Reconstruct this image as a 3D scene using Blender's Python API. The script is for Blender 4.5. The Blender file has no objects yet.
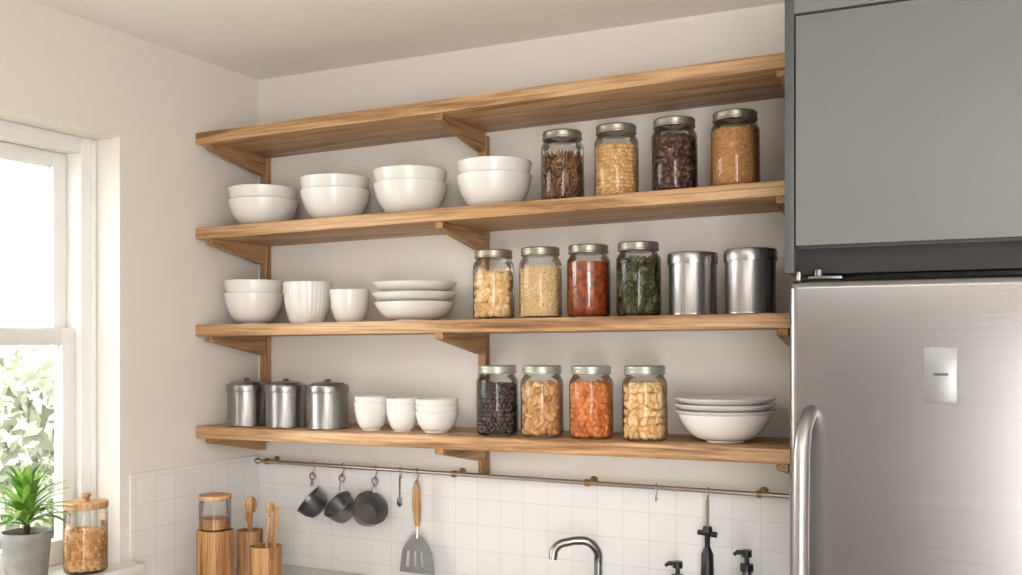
import bpy, bmesh, math, random
from mathutils import Matrix, Vector, Euler
random.seed(7)
I4=Matrix.Identity(4)
def lin(c):
    return tuple(((v/255)/12.92 if v/255<=0.04045 else ((v/255+0.055)/1.055)**2.4) for v in c)+(1,)
# ------------------------------------------------------------------ materials
def newmat(name):
    m=bpy.data.materials.new(name); m.use_nodes=True
    nt=m.node_tree; b=nt.nodes['Principled BSDF']
    return m,nt,b
def N(nt,t,**kw):
    n=nt.nodes.new(t)
    for k,v in kw.items(): setattr(n,k,v)
    return n
def plain(name,col,rough=0.5,metal=0.0,var=0.06,scale=6,bump=0.0,bscale=60,coat=0,spec=0.5,stretch=(1,1,1)):
    m,nt,b=newmat(name)
    tc=N(nt,'ShaderNodeTexCoord'); mp=N(nt,'ShaderNodeMapping'); mp.inputs['Scale'].default_value=stretch
    nt.links.new(tc.outputs['Object'],mp.inputs['Vector'])
    no=N(nt,'ShaderNodeTexNoise'); no.inputs['Scale'].default_value=scale; no.inputs['Detail'].default_value=4
    nt.links.new(mp.outputs[0],no.inputs['Vector'])
    r=N(nt,'ShaderNodeValToRGB'); c=lin(col)
    r.color_ramp.elements[0].position=0.3; r.color_ramp.elements[1].position=0.7
    r.color_ramp.elements[0].color=tuple(v*(1-var) for v in c[:3])+(1,)
    r.color_ramp.elements[1].color=tuple(min(1,v*(1+var)) for v in c[:3])+(1,)
    nt.links.new(no.outputs['Fac'],r.inputs[0]); nt.links.new(r.outputs[0],b.inputs['Base Color'])
    b.inputs['Roughness'].default_value=rough; b.inputs['Metallic'].default_value=metal
    b.inputs['Coat Weight'].default_value=coat; b.inputs['Specular IOR Level'].default_value=spec
    if bump:
        n2=N(nt,'ShaderNodeTexNoise'); n2.inputs['Scale'].default_value=bscale
        nt.links.new(mp.outputs[0],n2.inputs['Vector'])
        bp=N(nt,'ShaderNodeBump'); bp.inputs['Strength'].default_value=bump; bp.inputs['Distance'].default_value=0.01
        nt.links.new(n2.outputs['Fac'],bp.inputs['Height']); nt.links.new(bp.outputs[0],b.inputs['Normal'])
    return m
def wood(name,dark,mid,light,axis='x',scale=1.0,rough=0.45):
    m,nt,b=newmat(name)
    tc=N(nt,'ShaderNodeTexCoord'); mp=N(nt,'ShaderNodeMapping')
    s=[16*scale]*3; s['xyz'.index(axis)]=1.1*scale
    mp.inputs['Scale'].default_value=s
    nt.links.new(tc.outputs['Object'],mp.inputs['Vector'])
    n1=N(nt,'ShaderNodeTexNoise'); n1.inputs['Scale'].default_value=1.0; n1.inputs['Detail'].default_value=8; n1.inputs['Roughness'].default_value=0.65; n1.inputs['Distortion'].default_value=1.6
    nt.links.new(mp.outputs[0],n1.inputs['Vector'])
    r=N(nt,'ShaderNodeValToRGB'); r.color_ramp.elements[0].position=0.36; r.color_ramp.elements[1].position=0.64
    r.color_ramp.elements[0].color=lin(dark); r.color_ramp.elements[1].color=lin(light)
    e=r.color_ramp.elements.new(0.47); e.color=lin(mid)
    nt.links.new(n1.outputs['Fac'],r.inputs[0])
    mp2=N(nt,'ShaderNodeMapping'); s2=[150*scale]*3; s2['xyz'.index(axis)]=4*scale; mp2.inputs['Scale'].default_value=s2
    nt.links.new(tc.outputs['Object'],mp2.inputs['Vector'])
    n2=N(nt,'ShaderNodeTexNoise'); n2.inputs['Scale'].default_value=1.0; n2.inputs['Detail'].default_value=3
    nt.links.new(mp2.outputs[0],n2.inputs['Vector'])
    r2=N(nt,'ShaderNodeValToRGB'); r2.color_ramp.elements[0].position=0.36; r2.color_ramp.elements[0].color=(0.56,0.49,0.43,1)
    r2.color_ramp.elements[1].position=0.52; r2.color_ramp.elements[1].color=(1,1,1,1)
    nt.links.new(n2.outputs['Fac'],r2.inputs[0])
    mx=N(nt,'ShaderNodeMix'); mx.data_type='RGBA'; mx.blend_type='MULTIPLY'; mx.inputs['Factor'].default_value=0.9
    nt.links.new(r.outputs[0],mx.inputs['A']); nt.links.new(r2.outputs[0],mx.inputs['B'])
    nt.links.new(mx.outputs['Result'],b.inputs['Base Color'])
    bp=N(nt,'ShaderNodeBump'); bp.inputs['Strength'].default_value=0.15; bp.inputs['Distance'].default_value=0.002
    nt.links.new(n2.outputs['Fac'],bp.inputs['Height']); nt.links.new(bp.outputs[0],b.inputs['Normal'])
    b.inputs['Roughness'].default_value=rough
    return m
def steel(name,col,rough=0.3,axis='z',streak=0.05,aniso=0.0,bump=0.012):
    m,nt,b=newmat(name)
    tc=N(nt,'ShaderNodeTexCoord'); mp=N(nt,'ShaderNodeMapping')
    s=[260]*3; s['xyz'.index(axis)]=2.0
    mp.inputs['Scale'].default_value=s
    nt.links.new(tc.outputs['Object'],mp.inputs['Vector'])
    n=N(nt,'ShaderNodeTexNoise'); n.inputs['Scale'].default_value=1; n.inputs['Detail'].default_value=2
    nt.links.new(mp.outputs[0],n.inputs['Vector'])
    r=N(nt,'ShaderNodeMapRange'); r.inputs['To Min'].default_value=rough-streak; r.inputs['To Max'].default_value=rough+streak
    nt.links.new(n.outputs['Fac'],r.inputs['Value']); nt.links.new(r.outputs[0],b.inputs['Roughness'])
    b.inputs['Base Color'].default_value=lin(col); b.inputs['Metallic'].default_value=1
    b.inputs['Anisotropic'].default_value=aniso
    bp=N(nt,'ShaderNodeBump'); bp.inputs['Strength'].default_value=bump; bp.inputs['Distance'].default_value=0.001
    nt.links.new(n.outputs['Fac'],bp.inputs['Height']); nt.links.new(bp.outputs[0],b.inputs['Normal'])
    return m
def glassmat(name,tint=(0.99,0.998,0.994),ior=1.4,boost=0.85,edge=0.90):
    m=bpy.data.materials.new(name); m.use_nodes=True; nt=m.node_tree
    nt.nodes.remove(nt.nodes['Principled BSDF']); out=nt.nodes['Material Output']
    tr=N(nt,'ShaderNodeBsdfTransparent'); gl=N(nt,'ShaderNodeBsdfGlossy'); gl.inputs['Roughness'].default_value=0.04
    lw=N(nt,'ShaderNodeLayerWeight'); lw.inputs['Blend'].default_value=0.5
    # thick glass walls absorb more at grazing angles
    cr=N(nt,'ShaderNodeValToRGB'); cr.color_ramp.elements[0].position=0.7; cr.color_ramp.elements[0].color=(*tint,1)
    cr.color_ramp.elements[1].position=1.0; cr.color_ramp.elements[1].color=(tint[0]*edge,tint[1]*(edge+.04),tint[2]*(edge+.02),1)
    nt.links.new(lw.outputs['Facing'],cr.inputs[0]); nt.links.new(cr.outputs[0],tr.inputs['Color'])
    fr=N(nt,'ShaderNodeFresnel'); fr.inputs['IOR'].default_value=ior
    mu=N(nt,'ShaderNodeMath',operation='MULTIPLY'); mu.inputs[1].default_value=boost
    nt.links.new(fr.outputs[0],mu.inputs[0])
    mx=N(nt,'ShaderNodeMixShader'); nt.links.new(mu.outputs[0],mx.inputs[0]); nt.links.new(tr.outputs[0],mx.inputs[1]); nt.links.new(gl.outputs[0],mx.inputs[2])
    nt.links.new(mx.outputs[0],out.inputs['Surface'])
    return m
def islandmat(name,c1,c2,rough=0.5,coat=0):
    m,nt,b=newmat(name)
    g=N(nt,'ShaderNodeNewGeometry'); r=N(nt,'ShaderNodeValToRGB')
    r.color_ramp.elements[0].color=lin(c1); r.color_ramp.elements[1].color=lin(c2)
    nt.links.new(g.outputs['Random Per Island'],r.inputs[0])
    tc=N(nt,'ShaderNodeTexCoord'); no=N(nt,'ShaderNodeTexNoise'); no.inputs['Scale'].default_value=220
    nt.links.new(tc.outputs['Object'],no.inputs['Vector'])
    r2=N(nt,'ShaderNodeMapRange'); r2.inputs['To Min'].default_value=0.8; r2.inputs['To Max'].default_value=1.25
    nt.links.new(no.outputs['Fac'],r2.inputs['Value'])
    mx=N(nt,'ShaderNodeMix'); mx.data_type='RGBA'; mx.blend_type='MULTIPLY'; mx.inputs['Factor'].default_value=1
    nt.links.new(r.outputs[0],mx.inputs['A']); nt.links.new(r2.outputs[0],mx.inputs['B'])
    nt.links.new(mx.outputs['Result'],b.inputs['Base Color'])
    b.inputs['Roughness'].default_value=rough; b.inputs['Coat Weight'].default_value=coat
    return m
def tilemat(name,swap):
    m,nt,b=newmat(name)
    tc=N(nt,'ShaderNodeTexCoord'); sp=N(nt,'ShaderNodeSeparateXYZ'); cb=N(nt,'ShaderNodeCombineXYZ')
    nt.links.new(tc.outputs['Object'],sp.inputs[0])
    nt.links.new(sp.outputs['Y' if swap else 'X'],cb.inputs['X']); nt.links.new(sp.outputs['Z'],cb.inputs['Y'])
    br=N(nt,'ShaderNodeTexBrick'); br.offset=0.0; br.squash=1.0
    br.inputs['Scale'].default_value=1; br.inputs['Brick Width'].default_value=0.078; br.inputs['Row Height'].default_value=0.078
    br.inputs['Mortar Size'].default_value=0.0014; br.inputs['Mortar Smooth'].default_value=0.5; br.inputs['Bias'].default_value=0
    br.inputs['Color1'].default_value=lin((229,228,227)); br.inputs['Color2'].default_value=lin((232,231,230)); br.inputs['Mortar'].default_value=lin((214,212,210))
    nt.links.new(cb.outputs[0],br.inputs['Vector']); nt.links.new(br.outputs['Color'],b.inputs['Base Color'])
    bp=N(nt,'ShaderNodeBump'); bp.invert=True; bp.inputs['Strength'].default_value=0.14; bp.inputs['Distance'].default_value=0.002
    nt.links.new(br.outputs['Fac'],bp.inputs['Height']); nt.links.new(bp.outputs[0],b.inputs['Normal'])
    b.inputs['Roughness'].default_value=0.3
    return m

M_wall=plain('wall_paint',(228,223,217),0.85,var=0.015,scale=2,bump=0.05,bscale=150)
M_ceil=plain('ceiling_paint',(244,242,239),0.9,var=0.01)
M_trim=plain('white_gloss_paint',(238,237,235),0.35,var=0.01)
M_floor=wood('floor_oak',(168,158,146),(186,176,164),(200,192,180),'y',0.6)
M_tileB=tilemat('backsplash_tile',False); M_tileL=tilemat('backsplash_tile_side',True)
M_oakx=wood('oak_shelf',(134,94,58),(186,144,100),(210,173,131),'x')
M_oakz=wood('oak_post',(130,92,56),(174,132,90),(196,158,116),'z')
M_oaky=wood('oak_arm',(130,92,56),(170,128,86),(192,154,112),'y')
M_spoon=wood('beech_wood',(160,116,74),(194,147,100),(210,168,124),'z',2.0)
M_crock=wood('acacia_wood',(122,84,48),(176,126,78),(198,154,106),'z',1.5)
M_porc=plain('white_porcelain',(228,226,222),0.25,var=0.01,coat=0.2)
M_glass=glassmat('jar_glass')
M_pane=glassmat('window_glass',(0.98,0.99,0.985),1.3,0.6,edge=.95)
M_lid=plain('pewter_lid',(152,146,134),0.38,0.8,var=0.08,scale=20)
M_lidg=plain('pale_zinc_lid',(176,180,170),0.35,0.6,var=0.06,scale=20)
M_can=steel('brushed_canister_steel',(172,170,168),0.29,'z')
M_cand=steel('brushed_canister_dark',(146,144,143),0.30,'z')
M_cup=plain('cast_pewter_scoop',(120,120,122),0.34,0.95,var=.03)
M_cupl=plain('pewter_scoop',(150,150,151),0.34,0.95,var=.03)
M_rail=steel('rail_steel',(185,178,168),0.3,'x')
M_brass=plain('aged_brass',(165,135,90),0.4,0.9)
M_fridge=steel('fridge_stainless',(144,142,142),0.25,'x',0.03,0.5,0.02)
M_handle=steel('handle_steel',(165,164,164),0.36,'z')
M_chrome=plain('faucet_nickel',(155,154,152),0.34,1.0,var=0.02)
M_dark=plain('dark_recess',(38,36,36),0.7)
M_cab=plain('grey_lacquer',(113,114,113),0.5,var=0.015)
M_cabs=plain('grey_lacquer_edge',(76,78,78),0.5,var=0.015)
M_black=plain('black_plastic',(28,28,30),0.4)
M_badge=plain('badge_grey',(140,140,142),0.35,0.4)
M_gun=steel('gunmetal',(115,115,118),0.3,'z')
M_grey=plain('light_utensil_grey',(150,150,152),0.35,0.7)
M_counter=plain('stone_counter',(205,202,198),0.3,var=0.1,scale=30)
M_basecab=plain('base_cabinet_paint',(200,198,194),0.5)
M_pot=plain('concrete_pot',(150,148,145),0.85,var=0.15,scale=25,bump=0.2,bscale=80)
M_soil=plain('potting_soil',(60,45,35),0.95,var=0.3,scale=60,bump=0.5,bscale=200)
M_leaf=plain('dracaena_leaf',(104,150,56),0.45,var=0.35,scale=14)
M_leaf2=plain('dracaena_leaf_light',(166,200,100),0.45,var=0.3,scale=14)
M_hedge=islandmat('garden_foliage',(112,120,96),(196,196,182),.9)
M_hcore=plain('foliage_core',(130,134,118),.9,var=.4,scale=3)
M_lawn=plain('garden_lawn',(120,128,100),0.9,var=0.3)
M_door=plain('reflection_door_paint',(92,90,88),0.6)

# ------------------------------------------------------------------ builder
def ico(sub):
    bm=bmesh.new(); bmesh.ops.create_icosphere(bm,subdivisions=sub,radius=1)
    v=[x.co.copy() for x in bm.verts]; f=[[q.index for q in p.verts] for p in bm.faces]; bm.free(); return v,f
ICO1=ico(1); ICO2=ico(2); ICO3=ico(3)
class B:
    def __init__(s): s.V=[];s.F=[];s.MI=[];s.mats=[]
    def mi(s,m):
        if m not in s.mats: s.mats.append(m)
        return s.mats.index(m)
    def add(s,vs,fs,mat,M=I4):
        o=len(s.V); s.V+= [tuple(M@Vector(v)) for v in vs]
        k=s.mi(mat)
        for f in fs: s.F.append([o+i for i in f]); s.MI.append(k)
        return s
    def lathe(s,prof,mat,seg=40,M=I4,rib=0,ribn=0):
        vs=[];idx=[]
        for r,z in prof:
            if r<1e-6: idx.append([len(vs)]); vs.append((0,0,z))
            else:
                row=[]
                for i in range(seg):
                    a=2*math.pi*i/seg; rr=r*(1+(rib*math.cos(ribn*a) if rib else 0))
                    row.append(len(vs)); vs.append((rr*math.cos(a),rr*math.sin(a),z))
                idx.append(row)
        fs=[]
        for A,C in zip(idx[:-1],idx[1:]):
            if len(A)==1 and len(C)==1: continue
            for i in range(seg):
                j=(i+1)%seg
                if len(A)==1: fs.append([A[0],C[i],C[j]])
                elif len(C)==1: fs.append([A[i],A[j],C[0]])
                else: fs.append([A[i],A[j],C[j],C[i]])
        return s.add(vs,fs,mat,M)
    def box(s,x0,x1,y0,y1,z0,z1,mat,bev=0.0,M=I4,seg=2):
        bm=bmesh.new(); bmesh.ops.create_cube(bm,size=1)
        for v in bm.verts:
            v.co=Vector(((x0+x1)/2+v.co.x*(x1-x0),(y0+y1)/2+v.co.y*(y1-y0),(z0+z1)/2+v.co.z*(z1-z0)))
        if bev: bmesh.ops.bevel(bm,geom=list(bm.edges),offset=bev,segments=seg,profile=0.5,affect='EDGES')
        bm.verts.index_update()
        vs=[v.co.copy() for v in bm.verts]; fs=[[q.index for q in f.verts] for f in bm.faces]; bm.free()
        return s.add(vs,fs,mat,M)
    def prism(s,poly,x0,x1,mat,M=I4):   # poly in (y,z), extruded along x
        n=len(poly); vs=[(x0,y,z) for y,z in poly]+[(x1,y,z) for y,z in poly]
        fs=[list(range(n))[::-1],list(range(n,2*n))]+[[i,(i+1)%n,n+(i+1)%n,n+i] for i in range(n)]
        return s.add(vs,fs,mat,M)
    def tube(s,pts,r,mat,seg=12,M=I4,flat=1.0):
        pts=[Vector(p) for p in pts]; n=len(pts)
        rs=r if isinstance(r,(list,tuple)) else [r]*n
        vs=[];fs=[]; up=None
        for i,p in enumerate(pts):
            t=(pts[min(i+1,n-1)]-pts[max(i-1,0)]).normalized()
            if up is None:
                up=Vector((0,0,1)) if abs(t.z)<0.9 else Vector((0,1,0))
            a=t.cross(up).normalized(); b2=a.cross(t).normalized(); up=b2
            for k in range(seg):
                th=2*math.pi*k/seg; vs.append(p+a*math.cos(th)*rs[i]+b2*math.sin(th)*rs[i]*flat)
        for i in range(n-1):
            for k in range(seg):
                j=(k+1)%seg; fs.append([i*seg+k,i*seg+j,(i+1)*seg+j,(i+1)*seg+k])
        fs.append(list(range(seg))[::-1]); fs.append([(n-1)*seg+k for k in range(seg)])
        return s.add(vs,fs,mat,M)
    def ell(s,c,rad,mat,tmpl=None,M=I4):
        v,f=tmpl or ICO3
        return s.add([(c[0]+p.x*rad[0],c[1]+p.y*rad[1],c[2]+p.z*rad[2]) for p in v],f,mat,M)
    def make(s,name,loc=(0,0,0),rot=0,smooth=35,tilt=0):
        me=bpy.data.meshes.new(name); me.from_pydata(s.V,[],s.F)
        for m in s.mats: me.materials.append(m)
        me.polygons.foreach_set('material_index',s.MI); me.polygons.foreach_set('use_smooth',[True]*len(s.F))
        bm=bmesh.new(); bm.from_mesh(me); bmesh.ops.recalc_face_normals(bm,faces=bm.faces); bm.to_mesh(me); bm.free()
        me.set_sharp_from_angle(angle=math.radians(smooth))
        ob=bpy.data.objects.new(name,me); bpy.context.collection.objects.link(ob)
        ob.location=loc; ob.rotation_euler=(Matrix.Rotation(-tilt,4,'Y')@Matrix.Rotation(rot,4,'Z')).to_euler(); return ob
T=Matrix.Translation
def R(a,ax): return Matrix.Rotation(math.radians(a),4,ax)

# ------------------------------------------------------------------ room shell
CEIL=2.55; W=4.2; L=4.8
B().box(-.25,W+.2,-L-.2,.2,-.1,0,M_floor).make('floor')
B().box(-.25,W+.2,-L-.2,.2,CEIL,CEIL+.1,M_ceil).make('ceiling')
B().box(-.25,W+.2,0,.2,0,CEIL,M_wall).make('wall_back')
B().box(W,W+.2,-L,0,0,CEIL,M_wall).make('wall_right')
wy0,wy1,wz0,wz1=-1.75,-.60,.985,2.244
b=B()
b.box(-.25,0,wy1,0,0,CEIL,M_wall); b.box(-.25,0,-L,wy0,0,CEIL,M_wall)
b.box(-.25,0,wy0,wy1,0,wz0,M_wall); b.box(-.25,0,wy0,wy1,wz1,CEIL,M_wall)
b.make('wall_left')
PX0,PX1=2.75,4.0
b=B() # rear wall with a wide unseen opening, added for the fill light
b.box(0,PX0,-L-.2,-L,0,CEIL,M_wall); b.box(PX1,W,-L-.2,-L,0,CEIL,M_wall); b.box(PX0,PX1,-L-.2,-L,2.2,CEIL,M_wall)
b.make('wall_front')
b=B(); b.box(.95,1.80,-L+.004,-L+.044,.001,2.1,M_door,.003)
b.box(.87,.95,-L+.002,-L+.03,.001,2.18,M_trim); b.box(1.80,1.88,-L+.002,-L+.03,.001,2.18,M_trim); b.box(.95,1.80,-L+.002,-L+.03,2.1,2.18,M_trim)
b.tube([(1.02,-L+.04,1.0),(1.02,-L+.09,1.0),(1.12,-L+.09,1.0)],.009,M_chrome)
b.make('reflection_door_1')  # unseen dark door, added to darken the left of the fridge's reflection
# sash window
b=B()
fx0,fx1=-.19,-.10
b.box(fx0,fx1,wy1-.05,wy1,wz0,wz1,M_trim,.004); b.box(fx0,fx1,wy0,wy0+.05,wz0,wz1,M_trim,.004)
b.box(fx0,fx1,wy0+.05,wy1-.05,wz1-.045,wz1,M_trim,.004); b.box(fx0,fx1,wy0+.05,wy1-.05,wz0,wz0+.03,M_trim,.004)
b.box(fx1-.004,fx1+.008,wy1-.016,wy1-.001,wz0+.03,wz1-.002,M_trim,.003)
def sash(b,x0,x1,z0,z1,bot=.05,top=.045):
    ya,yb=wy0+.05,wy1-.05; w=.048
    b.box(x0,x1,yb-w,yb,z0,z1,M_trim,.005); b.box(x0,x1,ya,ya+w,z0,z1,M_trim,.005)
    b.box(x0,x1,ya+w,yb-w,z0,z0+bot,M_trim,.005); b.box(x0,x1,ya+w,yb-w,z1-top,z1,M_trim,.005)
    xm=(x0+x1)/2; b.box(xm-.003,xm+.003,ya+w,yb-w,z0+bot,z1-top,M_pane)
sash(b,-.155,-.12,wz0+.03,1.69,bot=.07,top=.05); sash(b,-.19,-.157,1.645,wz1-.045)
# sash lock
b.box(-.15,-.125,-.99,-.93,1.69,1.70,M_black,.002); b.tube([(-.137,-.96,1.70),(-.137,-.96,1.715),(-.125,-.93,1.722),(-.12,-.905,1.722)],.006,M_black)
b.ell((-.12,-.905,1.722),(.010,.010,.010),M_black,ICO2)
b.make('window_1')
B().box(-.10,.07,-1.80,-.57,.985,1.01,M_trim,.006).make('window_sill')
# skirting + tiles
B().box(.001,1.905,-.007,-.0005,.90,1.238,M_tileB).make('backsplash_back')
B().box(.0005,.007,-.565,-.008,.90,1.262,M_tileL).make('backsplash_left')
B().box(2.85,W,-.018,-.001,0,.1,M_trim,.004).make('baseboard_back')
# counter with sink
b=B()
sx0,sx1,sy0,sy1=.95,1.55,-.50,-.14
b.box(.002,sx0,-.63,-.008,.86,.9,M_counter); b.box(sx1,1.905,-.63,-.008,.86,.9,M_counter)
b.box(sx0,sx1,-.63,sy0,.86,.9,M_counter); b.box(sx0,sx1,sy1,-.008,.86,.9,M_counter)
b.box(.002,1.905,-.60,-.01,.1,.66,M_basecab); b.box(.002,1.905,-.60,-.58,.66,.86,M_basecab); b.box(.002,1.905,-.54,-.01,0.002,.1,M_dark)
for i in range(3):
    x=.01+i*.632; b.box(x,x+.622,-.62,-.60,.12,.85,M_cab,.003); b.tube([(x+.2,-.645,.78),(x+.42,-.645,.78)],.006,M_chrome)
t=.008
b.box(sx0,sx1,sy0,sy1,.68,.69,M_chrome); b.box(sx0,sx0+t,sy0,sy1,.69,.895,M_chrome); b.box(sx1-t,sx1,sy0,sy1,.69,.895,M_chrome)
b.box(sx0,sx1,sy0,sy0+t,.69,.895,M_chrome); b.box(sx0,sx1,sy1-t,sy1,.69,.895,M_chrome)
b.make('kitchen_counter')

# ------------------------------------------------------------------ shelving unit (hand-fitted boards, very slightly out of level)
SL=[2.312,2.011,1.704,1.382]; SR=[2.334,2.032,1.719,1.397]; TH=.036
def sz(i,x): return SL[i]+(SR[i]-SL[i])*x/1.84
def tl(i): return math.atan((SR[i]-SL[i])/1.84)
b=B()
for i in range(4): b.box(0,1.903,-.30,-.002,-TH,0,M_oakx,.0025,M=T((.002,0,sz(i,.002)))@Matrix.Rotation(-tl(i),4,'Y'))
for x in (.045,.884,1.826):
    b.box(x-.014,x+.014,-.028,-.002,1.241 if .5<x<1.5 else 1.31,2.31-TH,M_oakz,.002)
    for i in range(4):
        zz=sz(i,x)-TH
        b.prism([(-.285,zz),(-.03,zz),(-.03,zz-.062),(-.05,zz-.06),(-.285,zz-.016)],x-.013,x+.013,M_oaky)
    for z in (1.27,1.33,1.65,1.62):
        if .5<x<1.5: b.lathe([(0,.0),(.004,.0),(.003,.002),(0,.0025)],M_gun,10,T((x,-.028,z))@R(90,'X'))
b.make('open_shelving')

# ------------------------------------------------------------------ crockery
def P(i,x,y): return (x,y,sz(i,x)+.0006)
def bowlprof(r,h,t=.004,foot=.45,n=12,mx=75):
    o=[(0,.002),(foot*r*.85,.002),(foot*r*.88,0),(foot*r,0),(foot*r,.005)]
    sm,cm=math.sin(math.radians(mx)),1-math.cos(math.radians(mx))
    for i in range(n+1):
        th=math.radians(mx)*i/n
        o.append((foot*r+(1-foot)*r*math.sin(th)/sm,.005+(h-.005)*(1-math.cos(th))/cm))
    inn=[(max(a-t,0),c+t) for (a,c) in o[4:-1]]
    o.append((r-t*.4,h+.0014)); o.append((r-t,h))
    return o+[q for q in inn[::-1] if q[1]<h]+[(0,.005+t)]
def bowls(name,lv,x,y,r,h,n,off,dr=0,**kw):
    b=B()
    for i in range(n): b.lathe(bowlprof(r-dr*i,h,**kw),M_porc,56,T((random.uniform(-.001,.001),0,i*off)))
    return b.make(name,P(lv,x,y),tilt=tl(lv))
for x,r,h in ((.164,.111,.088),(.446,.107,.098),(.718,.109,.098),(.998,.107,.098)):
    bowls('stacked_serving_bowls',1,x,-.165,r,h,2,.038)
bowls('stacked_cereal_bowls',2,.125,-.165,.094,.10,2,.040)
b=B(); b.lathe([(0,.003),(.045,.003),(.047,0),(.052,.002),(.058,.012),(.067,.045),(.073,.085),(.076,.128),(.0745,.130),(.072,.128),(.069,.085),(.062,.045),(.05,.012),(0,.008)],M_porc,160,rib=.008,ribn=32)
b.make('fluted_planter_bowl',P(2,.339,-.165),tilt=tl(2))
b=B(); b.lathe([(0,.002),(.03,.002),(.032,0),(.036,.002),(.047,.015),(.056,.045),(.061,.10),(.0595,.102),(.057,.10),(.052,.045),(.043,.018),(0,.007)],M_porc,56)
b.make('handleless_cup',P(2,.499,-.165),tilt=tl(2))
b=B()
b.lathe(bowlprof(.118,.056,foot=.5,mx=60),M_porc,64)
for i,z in enumerate((.050,.080)): b.lathe(bowlprof(.127-.002*i,.034,foot=.55,mx=60),M_porc,64,T((.002*i,0,z)))
b.make('stacked_plates_and_bowls',P(2,.728,-.16),tilt=tl(2))
bowls('small_bowl_stack',3,.603,-.20,.051,.066,3,.017,foot=.55,mx=50)
bowls('small_bowl_stack',3,.711,-.20,.048,.062,3,.017,foot=.55,mx=50)
bowls('small_bowl_stack',3,.828,-.20,.063,.060,3,.018,foot=.55,mx=50)
b=B(); b.lathe(bowlprof(.120,.078,foot=.4,mx=65),M_porc,64)
for i,z in enumerate((.056,.072,.088)): b.lathe(bowlprof(.129,.024,foot=.6,mx=50),M_porc,64,T((0,0,z)))
b.make('stacked_pasta_bowls',P(3,1.660,-.17),tilt=tl(3))

# ------------------------------------------------------------------ canisters
def canister(lv,x,y,r,h,knob,mt):
    b=B(); b.lathe([(0,0),(r-.002,0),(r,.002),(r,.006),(r-.001,.008),(r-.001,h*.84),(0,h*.84)],mt,56)
    b.lathe([(0,h*.80),(r+.002,h*.80),(r+.0025,h*.81),(r+.0025,h*.94),(r+.001,h*.97),(r-.006,h*.985),(r-.010,h*.97),(0,h*.975)],mt,56)
    if knob:
        b.lathe([(r-.006,h*.95),(r-.012,h*1.02),(r*.5,h*1.045),(0,h*1.05)],mt,48)
        b.lathe([(0,h*1.04),(.008,h*1.04),(.007,h*1.04+.003),(.011,h*1.04+.006),(.010,h*1.04+.009),(0,h*1.04+.011)],mt,28)
    return b.make('steel_canister',P(lv,x,y),tilt=tl(lv))
canister(2,1.5855,-.20,.061,.163,False,M_can); canister(2,1.733,-.20,.063,.165,False,M_can)
for x in (.124,.281,.442): canister(3,x,-.20,.062,.136,True,M_cand)

# ------------------------------------------------------------------ jars + contents
def shape(kind):
    v,f=(ICO1 if kind in('grain','herb') else ICO2)
    sc={'ball':(1,1,1),'bean':(1.45,.95,.9),'almond':(1.6,1.0,.7),'stick':(2.8,.42,.42),'grain':(1.3,.9,.9),'herb':(1.6,.9,.25),'cashew':(1.35,.82,.8),'chip':(1.55,1.0,.45)}[kind]
    o=[]
    for p in v:
        q=Vector((p.x*sc[0],p.y*sc[1],p.z*sc[2]))
        if kind=='cashew': q.y-=.30*q.x*q.x-.25
        if kind=='chip': q.z+=.18*q.x*q.x
        if kind=='almond': q.y*=1-.28*q.x/1.6; q.z*=1-.28*q.x/1.6
        o.append(q)
    return o,f
def fill(b,kind,s,mat,core,Rr,z0,z1):
    v,f=shape(kind)
    nz=max(2,int((z1-z0)/(1.6*s))); nt_=int(2*math.pi*Rr/(1.95*s))
    def put(c,sc):
        Rm=Euler((random.uniform(0,6.28),random.uniform(0,6.28),random.uniform(0,6.28))).to_matrix()
        k=random.uniform(.88,1.12)*sc
        vs=[Rm@(p*k)+Vector(c) for p in v]
        # slide the whole piece inwards so that it rests against the glass
        mr=max(math.hypot(q.x,q.y) for q in vs)
        if mr>Rr:
            h=math.hypot(c[0],c[1]) or 1; d=mr-Rr
            vs=[Vector((q.x-c[0]/h*d,q.y-c[1]/h*d,q.z)) for q in vs]
        mz=min(q.z for q in vs)
        if mz<z0: vs=[Vector((q.x,q.y,q.z+z0-mz)) for q in vs]
        b.add(vs,f,mat)
    for i in range(nz):
        for j in range(nt_):
            a=2*math.pi*(j+.5*(i%2)+random.uniform(-.2,.2))/nt_; z=z0+s*.7+(z1-z0-s)*i/(nz-1)+random.uniform(-.2,.2)*s
            r=Rr-s*random.uniform(.6,.9); put((r*math.cos(a),r*math.sin(a),z),s)
            r=Rr-s*2.0; a+=math.pi/nt_; put((r*math.cos(a),r*math.sin(a),z+s*.6),s)
    nn=int(.8*(Rr/s)**2)
    for i in range(nn):
        r=(Rr-s)*math.sqrt(random.random()); a=random.uniform(0,6.283); put((r*math.cos(a),r*math.sin(a),z1+random.uniform(-.3,.5)*s),s)
    rc=Rr-2.3*s
    b.lathe([(0,z0),(rc,z0),(rc,z1-.3*s),(0,z1-.2*s)],core,28)
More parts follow.
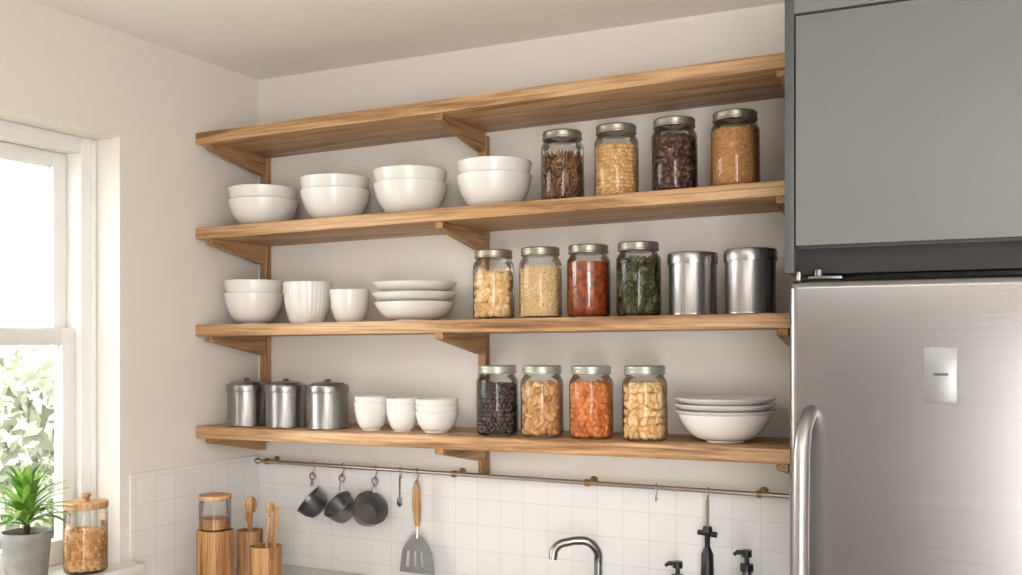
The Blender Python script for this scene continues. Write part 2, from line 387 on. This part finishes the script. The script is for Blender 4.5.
def jar(lv,x,y,kind,s,c1,c2,lid=None,level=.135,r=.0585,h=.194,rough=.5,coat=0,name='glass_storage_jar'):
    lid=lid or M_lid
    b=B()
    b.lathe([(0,.002),(r*.80,0),(r*.93,.003),(r,.012),(r,h*.745),(r*.99,h*.78),(r*.95,h*.81),(r*.88,h*.84),(r*.84,h*.86),(r*.84,h*.88),(0,h*.88)],M_glass,48)
    # screw lid with rolled bead
    b.lathe([(0,h*.885),(r*.88,h*.885),(r*.925,h*.888),(r*.93,h*.90),(r*.905,h*.91),(r*.905,h*.955),(r*.92,h*.965),(r*.91,h*.985),(r*.86,h*1.0),(r*.70,h*.992),(0,h*.99)],lid,48)
    Rr=r-.0025
    if kind=='powder':
        m=plain('powder_'+str(c1[0]),c1,.95,var=.30,scale=160,bump=.6,bscale=420)
        b.lathe([(0,.004),(Rr*.9,.004),(Rr,.012),(Rr,level-.004),(Rr*.8,level),(Rr*.3,level+.006),(0,level+.005)],m,40)
    elif kind=='sauce':
        m=plain('sauce_'+str(c1[0]),c1,.25,var=.6,scale=55,coat=.5)
        b.lathe([(0,.004),(Rr*.9,.004),(Rr,.012),(Rr,level),(0,level)],m,40)
    else:
        m=islandmat('contents_%s_%d'%(kind,c1[0]),c1,c2,rough,coat)
        core=plain('core_%d'%c1[0],tuple(int(q*.55) for q in c1),.8,var=.2)
        fill(b,kind,s,m,core,Rr,.005,level)
    return b.make(name,P(lv,x,y),random.uniform(0,6.28),tilt=tl(lv))
# shelf 2
jar(1,1.224,-.20,'stick',.0070,(78,48,32),(158,112,76),level=.118)
jar(1,1.3795,-.20,'ball',.0062,(200,156,104),(234,196,142),level=.135)
jar(1,1.538,-.20,'bean',.0098,(60,36,30),(108,72,58),level=.138,rough=.4)
jar(1,1.6955,-.20,'powder',0,(202,148,92),None,level=.152,r=.060)
# shelf 3
jar(2,1.0135,-.20,'almond',.0105,(218,176,120),(244,214,168),level=.122)
jar(2,1.158,-.20,'grain',.0046,(218,184,132),(244,220,176),level=.135)
jar(2,1.2998,-.20,'sauce',0,(146,68,32),None,level=.148)
jar(2,1.4405,-.20,'herb',.0065,(56,56,30),(106,102,62),level=.146)
# shelf 4
jar(3,1.030,-.21,'bean',.0070,(38,28,27),(92,70,64),lid=M_lidg,level=.135,rough=.25,coat=.3)
jar(3,1.167,-.21,'almond',.0112,(182,134,88),(226,182,130),lid=M_lidg,level=.130)
jar(3,1.311,-.21,'bean',.0092,(186,100,50),(228,150,86),lid=M_lidg,level=.138)
jar(3,1.461,-.21,'cashew',.0108,(222,178,120),(246,214,162),lid=M_lidg,level=.136)

# ------------------------------------------------------------------ rail + hanging utensils
RY,RZ=-.055,1.250
b=B(); b.tube([(.05,RY,RZ),(1.895,RY,RZ)],.0065,M_rail,16)
b.ell((.045,RY,RZ),(.013,.011,.011),M_rail,ICO2); b.ell((1.893,RY,RZ),(.009,.010,.010),M_rail,ICO2)
for x in (.085,.803,1.237,1.723):
    b.tube([(x,RY,RZ),(x,-.0015,RZ)],.005,M_brass); b.lathe([(0,0),(.012,0),(.012,.003),(.008,.006),(0,.006)],M_brass,20,T((x,-.0008,RZ+.001))@R(90,'X'))
    b.tube([(x-.006,RY,RZ),(x+.006,RY,RZ)],.0105,M_brass,16)
b.make('hanging_rail')
def hook(b,x,drop=.03):
    pts=[]
    for i in range(9):
        a=math.radians(-30+i*27); pts.append((x,RY+.0095*math.cos(a)*-1,RZ+.0095*math.sin(a)))
    pts.append((x,RY+.009,RZ-.012)); pts.append((x,RY+.001,RZ-drop+.008))
    for i in range(6):
        a=math.radians(200+i*34); pts.append((x,RY+.001-.007+ -.007*math.cos(a)*-1+.006,RZ-drop+.007*math.sin(a)))
    b.tube(pts,.002,M_rail,8)
def cup(x,rad,dep,tilt,yaw,mat,hlen):
    b=B(); hook(b,x)
    z0=RZ-.030
    b.tube([(x+.011*math.cos(a),RY-.004,z0-.008+.011*math.sin(a)) for a in [i*math.pi/6 for i in range(13)]],.0025,mat,8)
    b.tube([(x,RY-.004,z0-.018),(x,RY-.006,z0-hlen*.5),(x+.002,RY-.010,z0-hlen-.004)],[.007,.006,.009],mat,10,flat=.4)
    M=T((x+.004,RY-.014-dep*.3,z0-hlen-rad*.90))@R(yaw,'Z')@R(tilt,'X')
    b.lathe([(0,-dep),(rad*.50,-dep*.98),(rad*.74,-dep*.86),(rad*.92,-dep*.5),(rad,0),(rad+.003,.002),(rad-.002,.001),(rad*.89,-dep*.48),(rad*.70,-dep*.82),(0,-dep*.94)],mat,40,M)
    b.make('hanging_scoop')
cup(.276,.050,.058,48,-50,M_cup,.034)
cup(.392,.050,.058,44,-24,M_cupl,.042)
cup(.519,.054,.062,58,58,M_cupl,.040)
# thin spoon between
b=B(); x=.611; hook(b,x,.02)
b.tube([(x,RY-.004,RZ-.018),(x,RY-.004,RZ-.085)],[.003,.0022],M_gun,8); b.ell((x,RY-.004,RZ-.098),(.011,.004,.016),M_gun,ICO2)
b.make('hanging_measuring_spoon')
# slotted turner
b=B(); x=.673; hook(b,x,.03)
y=RY-.004
b.tube([(x+.007*math.cos(a),y,RZ-.036+.009*math.sin(a)) for a in [i*math.pi/6 for i in range(13)]],.002,M_rail,8)
b.tube([(x,y,RZ-.038),(x,y,RZ-.05),(x,y,RZ-.10),(x+.002,y,RZ-.155),(x+.002,y,RZ-.168)],[.008,.0115,.014,.011,.007],M_spoon,16)
b.tube([(x+.002,y,RZ-.165),(x+.003,y-.002,RZ-.205)],[.005,.006],M_rail,10)
zt=RZ-.195
def lerp(a,c,t): return a+(c-a)*t
rowz=[0,-.02,-.035,-.05,-.100,-.118]; Lx=[-.014,-.030,-.042,-.050,-.058,-.060]; Rx=[.018,.034,.046,.054,.063,.064]
fr=[0,.16,.26,.38,.48,.60,.70,.84,1]
for i in range(5):
    for j in range(8):
        if i==3 and j in(1,3,5): continue
        Q=[(x+lerp(Lx[i],Rx[i],fr[j]),zt+rowz[i]),(x+lerp(Lx[i],Rx[i],fr[j+1]),zt+rowz[i]),(x+lerp(Lx[i+1],Rx[i+1],fr[j+1]),zt+rowz[i+1]),(x+lerp(Lx[i+1],Rx[i+1],fr[j]),zt+rowz[i+1])]
        vs=[(px,y-.003,pz) for px,pz in Q]+[(px,y-.001,pz) for px,pz in Q]
        b.add(vs,[[0,1,2,3],[7,6,5,4],[0,4,5,1],[1,5,6,2],[2,6,7,3],[3,7,4,0]],M_grey)
b.make('slotted_turner')
b=B(); hook(b,1.441,.03); b.make('rail_hook')
# black-handled bottle brush hanging
b=B(); x=1.585; hook(b,x,.025)
b.tube([(x,y,RZ-.022),(x,y,RZ-.10)],.0045,M_rail,10)
b.tube([(x,y,RZ-.095),(x,y,RZ-.11),(x,y,RZ-.118),(x,y,RZ-.15)],[.012,.014,.008,.007],M_black,14)
b.tube([(x-.026,y,RZ-.112),(x+.026,y,RZ-.116)],[.007,.008],M_black,12)
b.tube([(x,y,RZ-.15),(x,y,RZ-.17),(x,y,RZ-.25),(x,y,RZ-.275)],[.008,.016,.018,.012],M_black,16)
b.make('hanging_bottle_brush')
def pump(loc,h):
    b=B()
    b.lathe([(0,0),(.026,0),(.030,.004),(.030,h-.04),(.024,h-.022),(.012,h-.012),(.012,h),(0,h)],M_gun,32)
    b.lathe([(0,h),(.017,h),(.017,h+.018),(.006,h+.02),(.006,h+.036),(.013,h+.037),(.013,h+.054),(0,h+.055)],M_black,24)
    b.tube([(0,0,h+.047),(-.024,0,h+.047),(-.034,0,h+.040)],[.007,.0065,.005],M_black,10)
    b.make('soap_pump_bottle',loc)
pump((1.515,-.10,.9005),.108); pump((1.700,-.10,.9005),.155)
# faucet
b=B(); FY=-.11; FX=1.292
b.lathe([(0,0),(.028,0),(.028,.006),(.020,.014),(.018,.05),(0,.05)],M_chrome,32,T((FX,FY,.9005)))
pts=[(FX,FY,.93),(FX,FY,1.04)]
for i in range(10):
    a=math.radians(i*10); pts.append((FX-.038+.038*math.cos(a),FY-.003*i,1.06+.042*math.sin(a)))
pts+= [(FX-.060,FY-.036,1.101),(FX-.075,FY-.045,1.097)]
for i in range(1,7):
    a=math.radians(90+i*13); pts.append((FX-.075+.030*math.cos(a),FY-.045-.004*i,1.067+.030*math.sin(a)))
pts.append((FX-.106,FY-.072,1.052))
b.tube(pts,.012,M_chrome,20)
b.tube([(FX,FY,.97),(FX+.037,FY-.01,.985)],[.008,.005],M_chrome,12)
b.make('kitchen_faucet')

# ------------------------------------------------------------------ crocks with utensils
def crock(b,r,h):
    b.lathe([(0,0),(r-.002,0),(r,.002),(r,h-.002),(r-.001,h),(r-.006,h),(r-.007,h-.004),(r-.007,.01),(0,.01)],M_crock,40)
b=B(); r=.055
b.lathe([(0,0),(r-.002,0),(r,.002),(r,.186),(r-.002,.188),(0,.188)],M_crock,40)
b.lathe([(0,.189),(.044,.189),(.047,.193),(.047,.270),(.044,.278),(0,.278)],M_glass,40)
b.lathe([(0,.191),(.043,.192),(.043,.222),(0,.224)],M_crock,32)
b.lathe([(0,.278),(.047,.278),(.048,.280),(.048,.289),(.046,.292),(0,.292)],M_spoon,40)
b.make('wooden_canister_with_jar',(.176,-.40,.9005))
def woodspoon(b,base,top,w):
    base=Vector(base); top=Vector(top); d=top-base
    b.tube([base,base+d*.5,base+d*.78],[.005,.0055,.006],M_spoon,12)
    q=d.normalized().to_track_quat('Z','Y').to_matrix().to_4x4()
    b.ell((0,0,0),(w,.006,w*1.5),M_spoon,ICO3,T(base+d*.86)@q)
b=B(); crock(b,.041,.160)
woodspoon(b,(.0,.0,.012),(.012,-.008,.275),.019); woodspoon(b,(.01,.01,.012),(-.022,.012,.235),.016)
b.make('utensil_crock',(.176,-.245,.9005))
b=B(); crock(b,.047,.146)
woodspoon(b,(-.01,0,.012),(.030,-.01,.300),.013)
b.tube([(.01,.01,.012),(.020,.012,.14),(.030,.014,.26)],[.006,.008,.011],M_spoon,12,flat=.5)
b.make('utensil_crock',(.3345,-.36,.9005))

# ------------------------------------------------------------------ window sill items
b=B(); r=.058
b.lathe([(0,.002),(r*.9,0),(r,.006),(r,.165),(r*.96,.175),(0,.175)],M_glass,48)
b.lathe([(0,.177),(r*1.0,.177),(r*1.02,.179),(r*1.02,.192),(r,.195),(0,.195)],M_spoon,48)
b.lathe([(0,.195),(.010,.195),(.009,.203),(.015,.209),(.014,.216),(0,.218)],M_spoon,28)
m=islandmat('contents_granola',(184,132,84),(234,192,138),.7); core=plain('core_granola',(130,95,62),.9)
fill(b,'bean',.0055,m,core,r-.003,.006,.110)
b.make('granola_jar',(-.003,-.717,1.0105))
b=B()
b.lathe([(0,0),(.046,0),(.049,.003),(.060,.125),(.064,.127),(.065,.142),(.063,.145),(.058,.145),(.056,.130),(0,.128)],M_pot,48)
b.lathe([(0,.132),(.054,.130),(0,.129)],M_soil,24)
b.tube([(0,0,.125),(.002,0,.16),(0,.002,.19)],[.009,.008,.006],M_soil,10)
for i in range(64):
    a=i*2.399963+random.uniform(-.2,.2); f=i/64
    Lf=random.uniform(.115,.150)*(1-.05*f); el=math.radians(8+66*f+random.uniform(-8,8)); wd=random.uniform(.010,.014)
    d=Vector((math.cos(a),math.sin(a),0)); side=Vector((-math.sin(a),math.cos(a),0)); p=Vector((0,0,.155+.045*f)); n=9; vs=[]
    e=el+.45
    for k in range(n):
        t=k/(n-1); w=wd*math.sin(math.pi*min(1,.12+.88*t))**.7*(1 if t<.95 else .3)
        up=Vector((0,0,1))
        vs+= [p-side*w+up*w*.35,p,p+side*w+up*w*.35]
        p=p+(d*math.cos(e)+up*math.sin(e))*(Lf/(n-1)); e-=.14*(1.25-f*.5)
        p.x=max(p.x,-.075); p.y=min(p.y,.115)
    fs=[]
    for k in range(n-1):
        o=k*3; fs+=[[o,o+1,o+4,o+3],[o+1,o+2,o+5,o+4]]
    b.add(vs,fs,M_leaf if i%3 else M_leaf2)
b.make('potted_dracaena',(.004,-.912,1.0105),smooth=80)

# ------------------------------------------------------------------ fridge
b=B()
fx,fX=1.919,2.80
b.box(fx+.006,fX-.006,-.635,-.03,.02,1.765,M_cabs,.004)
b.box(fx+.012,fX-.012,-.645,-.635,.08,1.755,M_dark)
b.box(fx,fX,-.70,-.645,.62,1.772,M_fridge,.018,seg=6)
b.box(fx,fX,-.70,-.645,.07,.61,M_fridge,.018,seg=6)
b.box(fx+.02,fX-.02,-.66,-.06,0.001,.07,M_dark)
# handle (bowed bar)
hx=fx+.036
pts=[(hx+.010,-.69,1.515),(hx+.007,-.715,1.512),(hx+.001,-.742,1.485),(hx-.002,-.752,1.44),(hx-.003,-.756,1.30),(hx-.003,-.756,1.08),(hx-.002,-.752,.90),(hx,-.742,.86),(hx+.004,-.715,.835),(hx+.006,-.69,.83)]
b.tube(pts,[.014,.014,.015,.016,.016,.016,.016,.015,.014,.014],M_handle,20)
b.tube([(fx+.2,-.70,.54),(fx+.2,-.74,.54),(fX-.2,-.74,.54),(fX-.2,-.70,.54)],.011,M_handle,16)
# badge
b.box(2.165,2.222,-.703,-.699,1.538,1.641,M_badge,.0015); b.box(2.182,2.207,-.7045,-.702,1.588,1.593,M_cabs,.0005)
# hinges
b.box(fx+.035,fx+.10,-.69,-.64,1.772,1.779,M_gun,.002); b.lathe([(0,0),(.009,0),(.009,.012),(0,.014)],M_gun,20,T((fx+.055,-.682,1.779)))
b.lathe([(0,0),(.005,0),(.005,.016),(0,.018)],M_chrome,16,T((fx+.018,-.685,1.771)))
b.make('refrigerator')
# cabinet above the fridge
b=B(); cx0,cx1=1.912,2.83
b.box(cx0,cx0+.018,-.70,-.002,1.785,2.325,M_cabs,.001); b.box(cx1-.018,cx1,-.70,-.002,1.785,2.325,M_cabs,.001)
b.box(cx0+.018,cx1-.018,-.70,-.002,2.292,2.325,M_cab,.001)
b.box(cx0+.018,cx1-.018,-.66,-.002,1.835,2.292,M_cabs)
b.box(cx0+.021,cx1-.021,-.70,-.68,1.838,2.287,M_cab,.0015)
b.box(cx0+.018,cx1-.018,-.655,-.60,1.785,1.835,M_dark)  # matte black strip stands in for the shade in the gap above the fridge
b.make('overhead_cabinet')

# ------------------------------------------------------------------ outdoors
B().box(-14,-.26,-10,12,-.3,-.12,M_lawn).make('garden_ground')
b=B()
b.box(-5.3,-4.9,-2.5,6.5,-.12,1.45,M_hcore,.05)
for i in range(9000):
    c=Vector((-4.85+random.uniform(-.25,.35),random.uniform(-2.5,6.5),random.uniform(-.1,1.6))); s=random.uniform(.03,.075)
    Rm=Euler((random.uniform(0,6.28),random.uniform(0,6.28),random.uniform(0,6.28))).to_matrix()
    b.add([c+Rm@Vector(q)*s for q in ((-1.3,0,0),(-.3,.6,.1),(1.2,0,0),(-.3,-.6,.1))],[[0,1,2],[0,2,3]],M_hedge)
b.make('garden_hedge',smooth=80)

# ------------------------------------------------------------------ lights, world
w=bpy.data.worlds.new('World'); bpy.context.scene.world=w; w.use_nodes=True
bg=w.node_tree.nodes['Background']; bg.inputs[0].default_value=(1.0,0.985,0.965,1); bg.inputs[1].default_value=9.0
def area(name,loc,rot,sx,sy,power,col):
    l=bpy.data.lights.new(name,'AREA'); l.shape='RECTANGLE'; l.size=sx; l.size_y=sy; l.energy=power; l.color=col
    o=bpy.data.objects.new(name,l); o.location=loc; o.rotation_euler=[math.radians(a) for a in rot]; bpy.context.collection.objects.link(o); return o
area('rear_fill',((PX0+PX1)/2,-L-.02,1.15),(90,0,0),PX1-PX0-.1,2.0,42,(1,.975,.95))  # added lamp in the rear opening, frontal fill from behind the camera
area('overhead_fill',(1.5,-3.3,CEIL-.02),(0,0,0),1.6,1.0,30,(1,.97,.94))  # unseen lamp added as soft fill from above
area('ceiling_bounce_fill',(3.6,-2.6,1.75),(180,0,0),.5,.3,24,(1,.97,.94))  # unseen lamp added to brighten the ceiling, aimed upwards
cam=bpy.data.cameras.new('Camera'); co=bpy.data.objects.new('Camera',cam); bpy.context.collection.objects.link(co)
co.location=(2.297,-2.70,1.65)
co.rotation_euler=(math.radians(90),0,math.radians(26.2))
cam.sensor_width=36; cam.lens=36*1000/1022; cam.shift_y=54.5/1022; cam.clip_start=.02
bpy.context.scene.camera=co
bpy.context.scene.view_settings.view_transform='Standard'
